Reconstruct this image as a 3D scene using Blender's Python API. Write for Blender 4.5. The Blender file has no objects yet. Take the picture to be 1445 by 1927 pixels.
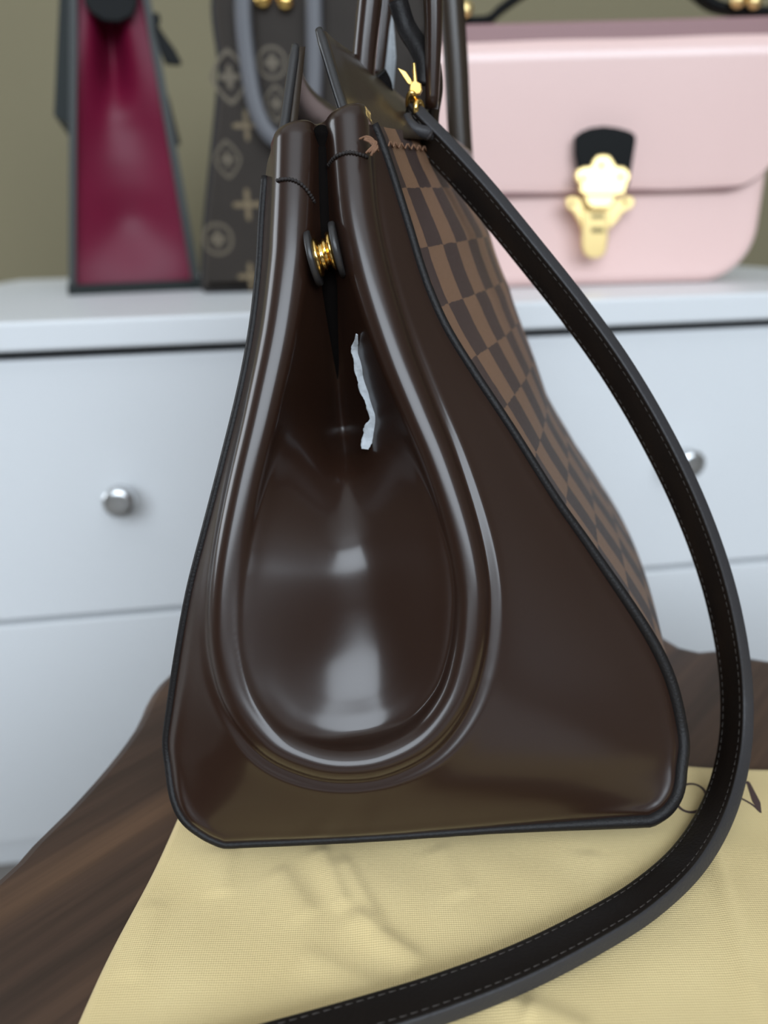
import bpy, bmesh, math, random
import numpy as np
from mathutils import Vector, Matrix

random.seed(4)
rng = np.random.default_rng(4)
sc = bpy.context.scene
col = sc.collection

# ------------------------------------------------------------------ camera
FPX, CX, CY = 1336.0, 722.5, 963.5
PITCH, ROLL = math.radians(21.4), math.radians(1.58)
CAM = np.array([0.0, 0.0, 0.53])
c_f = np.array([0, math.cos(PITCH), -math.sin(PITCH)])
c_r0 = np.array([1.0, 0, 0])
c_u0 = np.array([0, math.sin(PITCH), math.cos(PITCH)])
c_r = c_r0 * math.cos(ROLL) - c_u0 * math.sin(ROLL)
c_u = c_u0 * math.cos(ROLL) + c_r0 * math.sin(ROLL)
cd = bpy.data.cameras.new('camera')
cam = bpy.data.objects.new('camera', cd)
col.objects.link(cam)
cam.matrix_world = Matrix(((c_r[0], c_u[0], -c_f[0], CAM[0]), (c_r[1], c_u[1], -c_f[1], CAM[1]),
                           (c_r[2], c_u[2], -c_f[2], CAM[2]), (0, 0, 0, 1)))
cd.sensor_fit = 'VERTICAL'
cd.sensor_height = 36
cd.lens = 36 * FPX / 1927
cd.clip_start = 0.01
cd.dof.use_dof = True
cd.dof.focus_distance = 0.182
cd.dof.aperture_fstop = 7.5
sc.camera = cam

# ------------------------------------------------------------------ world, window light, exposure
w = bpy.data.worlds.new('world')
sc.world = w
w.use_nodes = True
w.node_tree.nodes['Background'].inputs[0].default_value = (0.80, 0.88, 1.0, 1)
w.node_tree.nodes['Background'].inputs[1].default_value = 0.6


def area(name, loc, rot, sx, sy, power, color):
    l = bpy.data.lights.new(name, 'AREA')
    l.shape = 'RECTANGLE'
    l.size, l.size_y, l.energy, l.color = sx, sy, power, color
    o = bpy.data.objects.new(name, l)
    col.objects.link(o)
    o.location, o.rotation_euler = loc, rot
    return o


# daylight entering through the two windows of the room (window_1 behind the viewpoint, window_2 to the left)
area('window_daylight', (0.40, -1.96, 1.65), (math.radians(90), 0, 0), 2.8, 1.3, 70, (0.80, 0.90, 1.0))
area('side_window_daylight', (-2.36, 0.45, 1.25), (math.radians(90), 0, math.radians(-90)), 1.1, 1.5, 24, (0.86, 0.93, 1.0))

vs = sc.view_settings
vs.view_transform = 'Standard'
vs.look = 'None'
vs.gamma = 1.0
vs.use_curve_mapping = False
vs.exposure = 0.18


# ------------------------------------------------------------------ helpers
def ray(x, y):
    return c_f + c_r * (x - CX) / FPX + c_u * (CY - y) / FPX


def atY(x, y, Y):
    d = ray(x, y)
    return CAM + d * (Y / d[1])


def atZ(x, y, z):
    d = ray(x, y)
    return CAM + d * ((z - CAM[2]) / d[2])


def catmull(pts, n):
    """smooth curve through pts, n samples evenly spread in length"""
    P = np.array(pts, float)
    A = np.vstack([2 * P[0] - P[1], P, 2 * P[-1] - P[-2]])
    out = []
    for i in range(1, len(A) - 2):
        p0, p1, p2, p3 = A[i - 1], A[i], A[i + 1], A[i + 2]
        t = np.linspace(0, 1, 24, endpoint=False)[:, None]
        out.append(0.5 * ((2 * p1) + (p2 - p0) * t + (2 * p0 - 5 * p1 + 4 * p2 - p3) * t * t + (3 * p1 - p0 - 3 * p2 + p3) * t ** 3))
    C = np.vstack(out + [P[-1:]])
    s = np.concatenate([[0], np.cumsum(np.linalg.norm(np.diff(C, axis=0), axis=1))])
    q = np.linspace(0, s[-1], n)
    return np.stack([np.interp(q, s, C[:, k]) for k in range(C.shape[1])], 1)


def empty(name, loc, label=None, cat=None, group=None, rz=0.0, kind=None):
    o = bpy.data.objects.new(name, None)
    col.objects.link(o)
    o.empty_display_size = 0.02
    o.location = loc
    o.rotation_euler = (0, 0, rz)
    tag(o, label, cat, group, kind)
    return o


def tag(o, label=None, cat=None, group=None, kind=None):
    if label:
        o['label'] = label
    if cat:
        o['category'] = cat
    if group:
        o['group'] = group
    if kind:
        o['kind'] = kind
    return o


def mesh(name, V, Fc, mat, parent=None, smooth=True, world=True, uv=None, off=None):
    """one mesh object; V in world coordinates unless world=False (then local to the parent)"""
    V = np.array(V, float)
    loc = None
    if parent is not None and world:
        M = Matrix.Translation(Vector((0, 0, 0)))
        o = parent
        chain = []
        while o is not None:
            chain.append(o)
            o = o.parent
        for o in reversed(chain):
            M = M @ (Matrix.Translation(o.location) @ o.rotation_euler.to_matrix().to_4x4())
        Mi = np.array(M.inverted())
        V = V @ Mi[:3, :3].T + Mi[:3, 3]
    elif parent is None:
        loc = V.mean(0)
        loc[2] = V[:, 2].min()
        V = V - loc
    me = bpy.data.meshes.new(name)
    me.from_pydata([tuple(p) for p in V], [], [tuple(int(i) for i in q) for q in Fc])
    me.validate()
    bm = bmesh.new()
    bm.from_mesh(me)
    bmesh.ops.recalc_face_normals(bm, faces=bm.faces)
    bm.to_mesh(me)
    bm.free()
    if uv is not None:
        lay = me.uv_layers.new(name='uv')
        for li, l in enumerate(me.loops):
            lay.data[li].uv = uv[l.vertex_index]
    for p in me.polygons:
        p.use_smooth = smooth
    o = bpy.data.objects.new(name, me)
    col.objects.link(o)
    if mat:
        me.materials.append(mat)
    if parent is not None:
        o.parent = parent
    else:
        o.location = loc
    return o


def grid_faces(nr, nc, wrap=False):
    f = []
    for i in range(nr - 1):
        for j in range(nc - 1):
            f.append((i * nc + j, i * nc + j + 1, (i + 1) * nc + j + 1, (i + 1) * nc + j))
        if wrap:
            f.append((i * nc + nc - 1, i * nc, (i + 1) * nc, (i + 1) * nc + nc - 1))
    return f


def frames(C):
    T = np.gradient(C, axis=0)
    T /= np.linalg.norm(T, axis=1)[:, None] + 1e-12
    n = np.cross(T[0], [0.3, 0.2, 0.93])
    n /= np.linalg.norm(n)
    N = [n]
    for i in range(1, len(C)):
        n = N[-1] - T[i] * (N[-1] @ T[i])
        n /= np.linalg.norm(n) + 1e-12
        N.append(n)
    N = np.array(N)
    return T, N, np.cross(T, N)


def tube_geo(C, r, seg=10, closed=False):
    C = np.array(C, float)
    n = len(C)
    r = np.broadcast_to(np.array(r, float), (n,))
    T, N, B = frames(C)
    a = np.linspace(0, 2 * math.pi, seg, endpoint=False)
    V = (C[:, None, :] + r[:, None, None] * (N[:, None, :] * np.cos(a)[None, :, None] + B[:, None, :] * np.sin(a)[None, :, None])).reshape(-1, 3)
    Fc = grid_faces(n, seg, True)
    if not closed:
        Fc += [tuple(range(seg))[::-1], tuple((n - 1) * seg + k for k in range(seg))]
    else:
        # nearest-phase join of last ring to first
        l0 = (n - 1) * seg
        k0 = int(np.argmin(np.linalg.norm(V[:seg] - V[l0], axis=1)))
        for k in range(seg):
            Fc.append((l0 + k, l0 + (k + 1) % seg, (k0 + k + 1) % seg, (k0 + k) % seg))
    return V, Fc


def join(parts):
    Vs, Fs, o = [], [], 0
    for V, Fc in parts:
        V = np.array(V, float)
        Vs.append(V)
        Fs += [tuple(i + o for i in q) for q in Fc]
        o += len(V)
    return np.vstack(Vs), Fs


def tube(name, C, r, mat, parent=None, seg=10, closed=False, world=True):
    V, Fc = tube_geo(C, r, seg, closed)
    return mesh(name, V, Fc, mat, parent, True, world)


def rbox_geo(x0, x1, y0, y1, z0, z1, b=0.002):
    """box with chamfered edges"""
    bm = bmesh.new()
    bmesh.ops.create_cube(bm, size=1)
    for v in bm.verts:
        v.co = Vector(((x0 + x1) / 2 + v.co.x * (x1 - x0), (y0 + y1) / 2 + v.co.y * (y1 - y0), (z0 + z1) / 2 + v.co.z * (z1 - z0)))
    if b > 0:
        bmesh.ops.bevel(bm, geom=bm.edges[:], offset=b, segments=2, affect='EDGES', profile=0.5)
    bm.verts.index_update()
    V = [tuple(v.co) for v in bm.verts]
    Fc = [tuple(v.index for v in f.verts) for f in bm.faces]
    bm.free()
    return V, Fc


def rbox(name, ext, mat, parent=None, b=0.002, world=False):
    V, Fc = rbox_geo(*ext, b=b)
    return mesh(name, V, Fc, mat, parent, False, world)


def lathe_geo(prof, centre, axis, seg=40):
    """prof: list of (radius, position along axis)"""
    ax = np.array(axis, float)
    ax /= np.linalg.norm(ax)
    n = np.cross(ax, [0.1, 0.3, 0.95])
    n /= np.linalg.norm(n)
    b = np.cross(ax, n)
    a = np.linspace(0, 2 * math.pi, seg, endpoint=False)
    V = []
    for r, h in prof:
        for k in a:
            V.append(np.array(centre) + ax * h + r * (n * math.cos(k) + b * math.sin(k)))
    Fc = grid_faces(len(prof), seg, True)
    Fc += [tuple(range(seg))[::-1], tuple((len(prof) - 1) * seg + k for k in range(seg))]
    return V, Fc


def outline_geo(pts, to3d, th, bev=0.0, bseg=3):
    """closed 2-D outline -> solid of thickness th with a rounded front edge; to3d(x, y, h)"""
    P = np.array(pts, float)
    n = len(P)
    if bev > 0:
        d = np.roll(P, -1, 0) - np.roll(P, 1, 0)
        d /= np.linalg.norm(d, axis=1)[:, None] + 1e-12
        nrm = np.stack([d[:, 1], -d[:, 0]], 1)
        area2 = np.sum(P[:, 0] * np.roll(P[:, 1], -1) - np.roll(P[:, 0], -1) * P[:, 1])
        if area2 < 0:
            nrm = -nrm
    rings = [(P, 0.0)]
    if bev > 0:
        for k in range(bseg + 1):
            a = k / bseg * math.pi / 2
            rings.append((P - nrm * bev * (1 - math.cos(a)), th - bev + bev * math.sin(a)))
    else:
        rings.append((P, th))
    V = [to3d(q[0], q[1], h) for R_, h in rings for q in R_]
    Fc = grid_faces(len(rings), n, True)
    Fc += [tuple(range(n))[::-1], tuple((len(rings) - 1) * n + k for k in range(n))]
    return V, Fc


# ------------------------------------------------------------------ materials
def mat(name, color, rough=0.5, metal=0.0, spec=0.5, coat=0.0, coat_rough=0.05, noise=None, bump=None, sheen=0.0):
    m = bpy.data.materials.new(name)
    m.use_nodes = True
    nt = m.node_tree
    b = nt.nodes['Principled BSDF']
    b.inputs['Base Color'].default_value = (*color, 1)
    b.inputs['Roughness'].default_value = rough
    b.inputs['Metallic'].default_value = metal
    b.inputs['Specular IOR Level'].default_value = spec
    b.inputs['Coat Weight'].default_value = coat
    b.inputs['Coat Roughness'].default_value = coat_rough
    b.inputs['Sheen Weight'].default_value = sheen
    tc = nt.nodes.new('ShaderNodeTexCoord')
    if noise:
        sca, amt = noise
        n = nt.nodes.new('ShaderNodeTexNoise')
        n.inputs['Scale'].default_value = sca
        n.inputs['Detail'].default_value = 4
        r = nt.nodes.new('ShaderNodeMapRange')
        r.inputs['To Min'].default_value = 1 - amt
        r.inputs['To Max'].default_value = 1 + amt
        mx = nt.nodes.new('ShaderNodeMix')
        mx.data_type = 'RGBA'
        mx.blend_type = 'MULTIPLY'
        mx.inputs['Factor'].default_value = 1
        mx.inputs[6].default_value = (*color, 1)
        nt.links.new(tc.outputs['Object'], n.inputs['Vector'])
        nt.links.new(n.outputs['Fac'], r.inputs['Value'])
        nt.links.new(r.outputs['Result'], mx.inputs[7])
        nt.links.new(mx.outputs[2], b.inputs['Base Color'])
    if bump:
        sca, st, dist = bump
        n2 = nt.nodes.new('ShaderNodeTexNoise')
        n2.inputs['Scale'].default_value = sca
        n2.inputs['Detail'].default_value = 5
        bp = nt.nodes.new('ShaderNodeBump')
        bp.inputs['Strength'].default_value = st
        bp.inputs['Distance'].default_value = dist
        nt.links.new(tc.outputs['Object'], n2.inputs['Vector'])
        nt.links.new(n2.outputs['Fac'], bp.inputs['Height'])
        nt.links.new(bp.outputs['Normal'], b.inputs['Normal'])
    return m


def node(nt, typ, **kw):
    n = nt.nodes.new(typ)
    for k, v in kw.items():
        if hasattr(n, k):
            setattr(n, k, v)
        else:
            n.inputs[k].default_value = v
    return n


M = {}
M['wall'] = mat('khaki_wall_paint', (0.205, 0.176, 0.104), 0.85, noise=(3, 0.06), bump=(180, 0.1, 0.001))
M['room'] = mat('pale_wall_paint', (0.20, 0.18, 0.155), 0.9)
M['ceil'] = mat('ceiling_paint', (0.80, 0.79, 0.77), 0.9)
M['floor'] = mat('grey_floor', (0.22, 0.20, 0.18), 0.55, noise=(9, 0.15))
M['white'] = mat('white_foil', (0.77, 0.785, 0.80), 0.42, noise=(2.5, 0.012))
M['gapdark'] = mat('cabinet_inside', (0.10, 0.10, 0.10), 0.8)
M['chrome'] = mat('brushed_chrome', (0.72, 0.73, 0.74), 0.28, 1.0)
M['glaze'] = mat('glazed_leather', (0.0225, 0.0098, 0.0058), 0.36, spec=0.22, coat=0.72, coat_rough=0.18, noise=(14, 0.10), bump=(900, 0.035, 0.0006))
M['glaze2'] = mat('glazed_leather_band', (0.034, 0.023, 0.015), 0.30, spec=0.5, noise=(60, 0.2), bump=(1500, 0.08, 0.0006))
M['edge'] = mat('edge_paint', (0.030, 0.028, 0.028), 0.36, spec=0.5, bump=(700, 0.12, 0.0006))
M['piping'] = mat('piping_leather', (0.011, 0.0095, 0.0095), 0.45, spec=0.22, bump=(1500, 0.25, 0.0006))
M['strapface'] = mat('strap_leather', (0.0105, 0.0075, 0.006), 0.34, spec=0.4, noise=(70, 0.25), bump=(1200, 0.15, 0.0006))
M['strapedge'] = mat('strap_edge_paint', (0.034, 0.032, 0.034), 0.45, spec=0.3, bump=(1100, 0.25, 0.0006))
M['lining'] = mat('lining_and_fold_shade', (0.004, 0.003, 0.0027), 0.9, spec=0.05)  # bag lining, and the black of the added shade tube in the fold
M['gold'] = mat('polished_brass', (0.95, 0.62, 0.20), 0.16, 1.0)
M['palegold'] = mat('pale_brass', (0.93, 0.70, 0.32), 0.36, 1.0)
M['golddark'] = mat('brass_recess', (0.30, 0.24, 0.12), 0.35, 1.0)
M['thread'] = mat('tan_thread', (0.20, 0.10, 0.055), 0.8, noise=(900, 0.3))
M['darkthread'] = mat('dark_thread', (0.016, 0.011, 0.010), 0.7)
M['greythread'] = mat('strap_thread', (0.036, 0.028, 0.023), 0.7)
M['paper'] = mat('white_tissue', (0.52, 0.55, 0.58), 0.9, bump=(260, 0.6, 0.002))
M['pink'] = mat('pink_patent', (0.84, 0.585, 0.54), 0.32, coat=0.6, coat_rough=0.07, noise=(6, 0.02))
M['pinkedge'] = mat('flap_edge_paint', (0.30, 0.16, 0.16), 0.5)
M['black'] = mat('black_leather', (0.005, 0.0055, 0.0055), 0.5, spec=0.12)
M['blackgreen'] = mat('black_canvas', (0.009, 0.013, 0.012), 0.6, spec=0.3)
M['greyedge'] = mat('grey_edge_leather', (0.045, 0.049, 0.047), 0.5, spec=0.3)
M['red'] = mat('burgundy_leather', (0.150, 0.0050, 0.028), 0.44, spec=0.26, noise=(25, 0.15), bump=(400, 0.1, 0.001))
M['canvas'] = mat('monogram_canvas', (0.036, 0.029, 0.024), 0.55, spec=0.12, noise=(40, 0.15))
M['motif'] = mat('monogram_print', (0.105, 0.080, 0.048), 0.55)
M['motif2'] = mat('monogram_star_print', (0.15, 0.105, 0.05), 0.55)
M['greystrap'] = mat('grey_leather_strap', (0.105, 0.105, 0.115), 0.5)
M['ink'] = mat('brown_print', (0.075, 0.045, 0.040), 0.8)


def damier():
    m = bpy.data.materials.new('checked_canvas')
    m.use_nodes = True
    nt = m.node_tree
    b = nt.nodes['Principled BSDF']
    b.inputs['Roughness'].default_value = 0.5
    b.inputs['Specular IOR Level'].default_value = 0.35
    uv = node(nt, 'ShaderNodeUVMap')
    tc = node(nt, 'ShaderNodeTexCoord')
    nz = node(nt, 'ShaderNodeTexNoise', Scale=420.0, Detail=2.0)
    nt.links.new(tc.outputs['Object'], nz.inputs['Vector'])
    sub = node(nt, 'ShaderNodeVectorMath', operation='MULTIPLY_ADD')
    sub.inputs[1].default_value = (0.0011, 0.0011, 0)
    nt.links.new(nz.outputs['Color'], sub.inputs[0])
    nt.links.new(uv.outputs['UV'], sub.inputs[2])
    ck = node(nt, 'ShaderNodeTexChecker', Scale=1 / 0.0165)
    ck.inputs['Color1'].default_value = (0.215, 0.120, 0.070, 1)
    ck.inputs['Color2'].default_value = (0.060, 0.038, 0.033, 1)
    nt.links.new(sub.outputs['Vector'], ck.inputs['Vector'])
    mp = node(nt, 'ShaderNodeMapping')
    mp.inputs['Rotation'].default_value = (0, 0, 0.6)
    nt.links.new(uv.outputs['UV'], mp.inputs['Vector'])
    wv = node(nt, 'ShaderNodeTexWave', Scale=520.0, Distortion=3.0, Detail=2.0)
    wv.inputs['Detail Scale'].default_value = 4.0
    nt.links.new(mp.outputs['Vector'], wv.inputs['Vector'])
    wv2 = node(nt, 'ShaderNodeTexWave', Scale=420.0, Distortion=2.0, bands_direction='Y')
    nt.links.new(mp.outputs['Vector'], wv2.inputs['Vector'])
    ad = node(nt, 'ShaderNodeMath', operation='MULTIPLY')
    nt.links.new(wv.outputs['Fac'], ad.inputs[0])
    nt.links.new(wv2.outputs['Fac'], ad.inputs[1])
    r = node(nt, 'ShaderNodeMapRange')
    r.inputs['To Min'].default_value = 0.72
    r.inputs['To Max'].default_value = 1.35
    nt.links.new(ad.outputs[0], r.inputs['Value'])
    mx = node(nt, 'ShaderNodeMix', data_type='RGBA', blend_type='MULTIPLY')
    mx.inputs['Factor'].default_value = 1
    nt.links.new(ck.outputs['Color'], mx.inputs[6])
    nt.links.new(r.outputs['Result'], mx.inputs[7])
    nt.links.new(mx.outputs[2], b.inputs['Base Color'])
    bp = node(nt, 'ShaderNodeBump', Strength=0.35, Distance=0.0005)
    nt.links.new(ad.outputs[0], bp.inputs['Height'])
    nt.links.new(bp.outputs['Normal'], b.inputs['Normal'])
    return m


M['damier'] = damier()


def wood(angle):
    m = bpy.data.materials.new('dark_walnut')
    m.use_nodes = True
    nt = m.node_tree
    b = nt.nodes['Principled BSDF']
    b.inputs['Roughness'].default_value = 0.40
    b.inputs['Specular IOR Level'].default_value = 0.5
    tc = node(nt, 'ShaderNodeTexCoord')
    mp = node(nt, 'ShaderNodeMapping')
    mp.inputs['Rotation'].default_value = (0, 0, -angle)
    nt.links.new(tc.outputs['Object'], mp.inputs['Vector'])
    mp2 = node(nt, 'ShaderNodeMapping')
    mp2.inputs['Scale'].default_value = (3.5, 60, 20)
    nt.links.new(mp.outputs['Vector'], mp2.inputs['Vector'])
    n1 = node(nt, 'ShaderNodeTexNoise', Scale=1.0, Detail=6.0, Roughness=0.6)
    nt.links.new(mp2.outputs['Vector'], n1.inputs['Vector'])
    mp3 = node(nt, 'ShaderNodeMapping')
    mp3.inputs['Scale'].default_value = (14, 420, 100)
    nt.links.new(mp.outputs['Vector'], mp3.inputs['Vector'])
    n2 = node(nt, 'ShaderNodeTexNoise', Scale=1.0, Detail=4.0)
    nt.links.new(mp3.outputs['Vector'], n2.inputs['Vector'])
    cr = node(nt, 'ShaderNodeValToRGB')
    e = cr.color_ramp.elements
    e[0].position, e[0].color = 0.30, (0.018, 0.011, 0.008, 1)
    e[1].position, e[1].color = 0.72, (0.115, 0.062, 0.036, 1)
    k = cr.color_ramp.elements.new(0.5)
    k.color = (0.058, 0.032, 0.022, 1)
    nt.links.new(n1.outputs['Fac'], cr.inputs['Fac'])
    r = node(nt, 'ShaderNodeMapRange')
    r.inputs['To Min'].default_value = 0.65
    r.inputs['To Max'].default_value = 1.35
    nt.links.new(n2.outputs['Fac'], r.inputs['Value'])
    mx = node(nt, 'ShaderNodeMix', data_type='RGBA', blend_type='MULTIPLY')
    mx.inputs['Factor'].default_value = 1
    nt.links.new(cr.outputs['Color'], mx.inputs[6])
    nt.links.new(r.outputs['Result'], mx.inputs[7])
    nt.links.new(mx.outputs[2], b.inputs['Base Color'])
    bp = node(nt, 'ShaderNodeBump', Strength=0.12, Distance=0.0005)
    nt.links.new(n2.outputs['Fac'], bp.inputs['Height'])
    nt.links.new(bp.outputs['Normal'], b.inputs['Normal'])
    return m


M['wood'] = wood(math.radians(45))


def cloth():
    m = bpy.data.materials.new('yellow_cotton')
    m.use_nodes = True
    nt = m.node_tree
    b = nt.nodes['Principled BSDF']
    b.inputs['Roughness'].default_value = 0.9
    b.inputs['Specular IOR Level'].default_value = 0.15
    b.inputs['Sheen Weight'].default_value = 0.15
    tc = node(nt, 'ShaderNodeTexCoord')
    nz = node(nt, 'ShaderNodeTexNoise', Scale=22.0, Detail=3.0)
    nt.links.new(tc.outputs['Object'], nz.inputs['Vector'])
    cr = node(nt, 'ShaderNodeValToRGB')
    e = cr.color_ramp.elements
    e[0].position, e[0].color = 0.3, (0.74, 0.575, 0.285, 1)
    e[1].position, e[1].color = 0.7, (0.82, 0.65, 0.335, 1)
    nt.links.new(nz.outputs['Fac'], cr.inputs['Fac'])
    wx = node(nt, 'ShaderNodeTexWave', Scale=560.0, Distortion=1.2, Detail=1.0)
    wy = node(nt, 'ShaderNodeTexWave', Scale=560.0, Distortion=1.2, Detail=1.0, bands_direction='Y')
    nt.links.new(tc.outputs['Object'], wx.inputs['Vector'])
    nt.links.new(tc.outputs['Object'], wy.inputs['Vector'])
    ad = node(nt, 'ShaderNodeMath', operation='ADD')
    nt.links.new(wx.outputs['Fac'], ad.inputs[0])
    nt.links.new(wy.outputs['Fac'], ad.inputs[1])
    r = node(nt, 'ShaderNodeMapRange')
    r.inputs['From Max'].default_value = 2
    r.inputs['To Min'].default_value = 0.9
    r.inputs['To Max'].default_value = 1.08
    nt.links.new(ad.outputs[0], r.inputs['Value'])
    mx = node(nt, 'ShaderNodeMix', data_type='RGBA', blend_type='MULTIPLY')
    mx.inputs['Factor'].default_value = 1
    nt.links.new(cr.outputs['Color'], mx.inputs[6])
    nt.links.new(r.outputs['Result'], mx.inputs[7])
    nt.links.new(mx.outputs[2], b.inputs['Base Color'])
    bp = node(nt, 'ShaderNodeBump', Strength=0.25, Distance=0.0004)
    nt.links.new(ad.outputs[0], bp.inputs['Height'])
    nt.links.new(bp.outputs['Normal'], b.inputs['Normal'])
    return m


M['cloth'] = cloth()

# ------------------------------------------------------------------ the room
FLOOR = 0.055
X0, X1, Y0, Y1, ZC = -2.40, 2.20, -2.00, 1.14, 2.60


def struct(name, ext, m, b=0.0):
    return tag(rbox(name, ext, m, None, b), kind='structure')


struct('floor', (X0 - .1, X1 + .1, Y0 - .1, Y1 + .1, FLOOR - 0.05, FLOOR), M['floor'])
struct('ceiling', (X0 - .1, X1 + .1, Y0 - .1, Y1 + .1, ZC, ZC + .05), M['ceil'])
struct('wall_back', (X0, X1, Y1, Y1 + .1, FLOOR, ZC), M['wall'])
struct('wall_right', (X1, X1 + .1, Y0, Y1 + .1, FLOOR, ZC), M['room'])


def holed_wall(name, axis, at, lo, hi, h0, h1, z0, z1, m):
    """wall with one window opening; axis is the direction it runs in"""
    parts = []
    for a0, a1, b0, b1 in ((lo, h0, FLOOR, ZC), (h1, hi, FLOOR, ZC), (h0, h1, FLOOR, z0), (h0, h1, z1, ZC)):
        parts.append(rbox_geo(a0, a1, at - .1, at, b0, b1, b=0) if axis == 'x' else rbox_geo(at - .1, at, a0, a1, b0, b1, b=0))
    V, Fc = join(parts)
    return tag(mesh(name, V, Fc, m, None, False), kind='structure')


def window(name, axis, at, h0, h1, z0, z1):
    fr = []
    t = 0.045
    mid = (h0 + h1) / 2
    for a0, a1, b0, b1 in ((h0, h0 + t, z0, z1), (h1 - t, h1, z0, z1), (h0 + t, h1 - t, z0, z0 + t), (h0 + t, h1 - t, z1 - t, z1), (mid - t / 2, mid + t / 2, z0 + t, z1 - t)):
        fr.append(rbox_geo(a0, a1, at - .09, at - .05, b0, b1, b=0) if axis == 'x' else rbox_geo(at - .09, at - .05, a0, a1, b0, b1, b=0))
    V, Fc = join(fr)
    return tag(mesh(name, V, Fc, M['white'], None, False), kind='structure')


holed_wall('wall_front', 'x', Y0, X0, X1, -1.00, 1.80, 1.00, 2.30, M['room'])
holed_wall('wall_left', 'y', X0, Y0 - .1, Y1 + .1, -0.10, 1.00, 0.50, 2.00, M['room'])
window('window_1', 'x', Y0, -1.00, 1.80, 1.00, 2.30)
window('window_2', 'y', X0, -0.10, 1.00, 0.50, 2.00)
struct('baseboard_back', (X0, X1, Y1 - .012, Y1, FLOOR, FLOOR + .08), M['white'], 0.002)

# ------------------------------------------------------------------ chest of drawers
DT = 0.4875
dres = empty('chest_of_drawers', (0.02, 0.4695, FLOOR), 'low white chest of drawers with round chrome knobs behind the table', 'dresser', rz=math.radians(6.8))
zt = DT - FLOOR
W2, DEP = 0.40, 0.53
rbox('top', (-W2 - .012, W2 + .012, -0.012, DEP, zt - 0.0175, zt), M['white'], dres, 0.002)
for s in (-1, 1):
    rbox('side_panel', (s * W2 - .008, s * W2 + .008, 0.004, DEP - .004, 0, zt - 0.0178), M['white'], dres, 0.001)
rbox('back_panel', (-W2 + .01, W2 - .01, DEP - .012, DEP - .006, 0.02, zt - 0.018), M['gapdark'], dres, 0)
rbox('inner_frame', (-W2 + .01, W2 - .01, 0.020, 0.030, 0.02, zt - 0.018), M['gapdark'], dres, 0)
rbox('plinth', (-W2 + .009, W2 - .009, 0.012, 0.022, 0, 0.030), M['white'], dres, 0.001)
for z0, z1 in ((0.2305, 0.4085), (0.034, 0.2265)):
    dr = empty('drawer', (0, 0, z0))
    dr.parent = dres
    dr.location = (0, 0, z0)
    rbox('drawer_front', (-W2 + .009, W2 - .009, 0.0, 0.0175, 0, z1 - z0), M['white'], dr, 0.0015)
    for kx in (-0.193, 0.194):
        V, Fc = lathe_geo([(0.0045, 0), (0.0045, 0.008), (0.0062, 0.010), (0.0098, 0.013), (0.0104, 0.019), (0.0098, 0.0225), (0.006, 0.0235)], (kx, 0, (z1 - z0) / 2), (0, -1, 0), 28)
        mesh('knob', V, Fc, M['chrome'], dr, True, False)

# ------------------------------------------------------------------ table
TT = 0.37


def pz(x, y, z=TT):
    return atZ(x, y, z)


left = [pz(*q)[:2] for q in ((0, 1640), (60, 1578), (130, 1510), (200, 1432), (250, 1365), (275, 1312), (300, 1278), (340, 1244))]
right_ = [pz(*q)[:2] for q in ((1270, 1207), (1350, 1219), (1445, 1238))]
outl = [np.array((-0.155, 0.02)), np.array((-0.135, 0.09))] + left + [np.array((-0.068, 0.285)), np.array((-0.05, 0.36)), np.array((-0.012, 0.420)), np.array((0.045, 0.436)), np.array((0.098, 0.40)), np.array((0.105, 0.31))] + right_ + \
       [np.array(q) for q in ((0.20, 0.222), (0.27, 0.225), (0.33, 0.19), (0.36, 0.10), (0.345, -0.05), (0.37, -0.2), (0.33, -0.36), (0.18, -0.44), (0.05, -0.40), (-0.08, -0.43), (-0.2, -0.34), (-0.22, -0.2), (-0.185, -0.08))]
outl = np.array(outl)
oc = catmull(np.vstack([outl[-3:], outl, outl[:3]]), 900)
i0 = np.argmin(np.linalg.norm(oc[:200] - outl[0], axis=1))
i1 = 700 + np.argmin(np.linalg.norm(oc[700:] - outl[0], axis=1))
oc = oc[i0:i1][::2]
tab = empty('coffee_table', (0.08, -0.02, FLOOR), 'dark walnut coffee table with wavy scalloped edge', 'table')
V, Fc = outline_geo(oc, lambda x, y, h: (x, y, TT - 0.022 + h), 0.022, 0.004, 3)
mesh('table_top', V, Fc, M['wood'], tab, False)
for lx, ly in ((0.27, 0.12), (0.26, -0.28), (-0.10, -0.28), (-0.055, 0.13)):
    V, Fc = lathe_geo([(0.011, 0), (0.013, 0.01), (0.012, 0.12), (0.016, 0.22), (0.019, TT - 0.0225 - FLOOR)], (lx, ly, FLOOR), (0, 0, 1), 20)
    mesh('leg', V, Fc, M['wood'], tab)

# ------------------------------------------------------------------ dust bag (flat yellow cloth on the table)
CL = 0.0016
cA, cB = pz(330, 1550)[:2], pz(150, 1927)[:2]
cD, cE = pz(1290, 1441)[:2], pz(1445, 1448)[:2]


def isect(p, q, r, s):
    d1, d2 = q - p, s - r
    t = ((r - p)[0] * d2[1] - (r - p)[1] * d2[0]) / (d1[0] * d2[1] - d1[1] * d2[0])
    return p + d1 * t


corner = isect(cA, cB, cD, cE)
du = (cE - cD) / np.linalg.norm(cE - cD)
dv = (cB - cA) / np.linalg.norm(cB - cA)
WID, LEN = 0.27, 0.125
nu, nv = 400, 200
uu, vv = np.meshgrid(np.linspace(0, WID, nu), np.linspace(0, LEN, nv))
PX = corner[0] + du[0] * uu + dv[0] * vv
PY = corner[1] + du[1] * uu + dv[1] * vv
PX += 0.0004 * np.sin(vv * 55) * np.exp(-uu / 0.02) + 0.0003 * np.sin(vv * 130 + 1) * np.exp(-uu / 0.02)
PY += 0.0010 * np.sin(uu * 60 + 1) * np.exp(-vv / 0.02)


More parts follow.
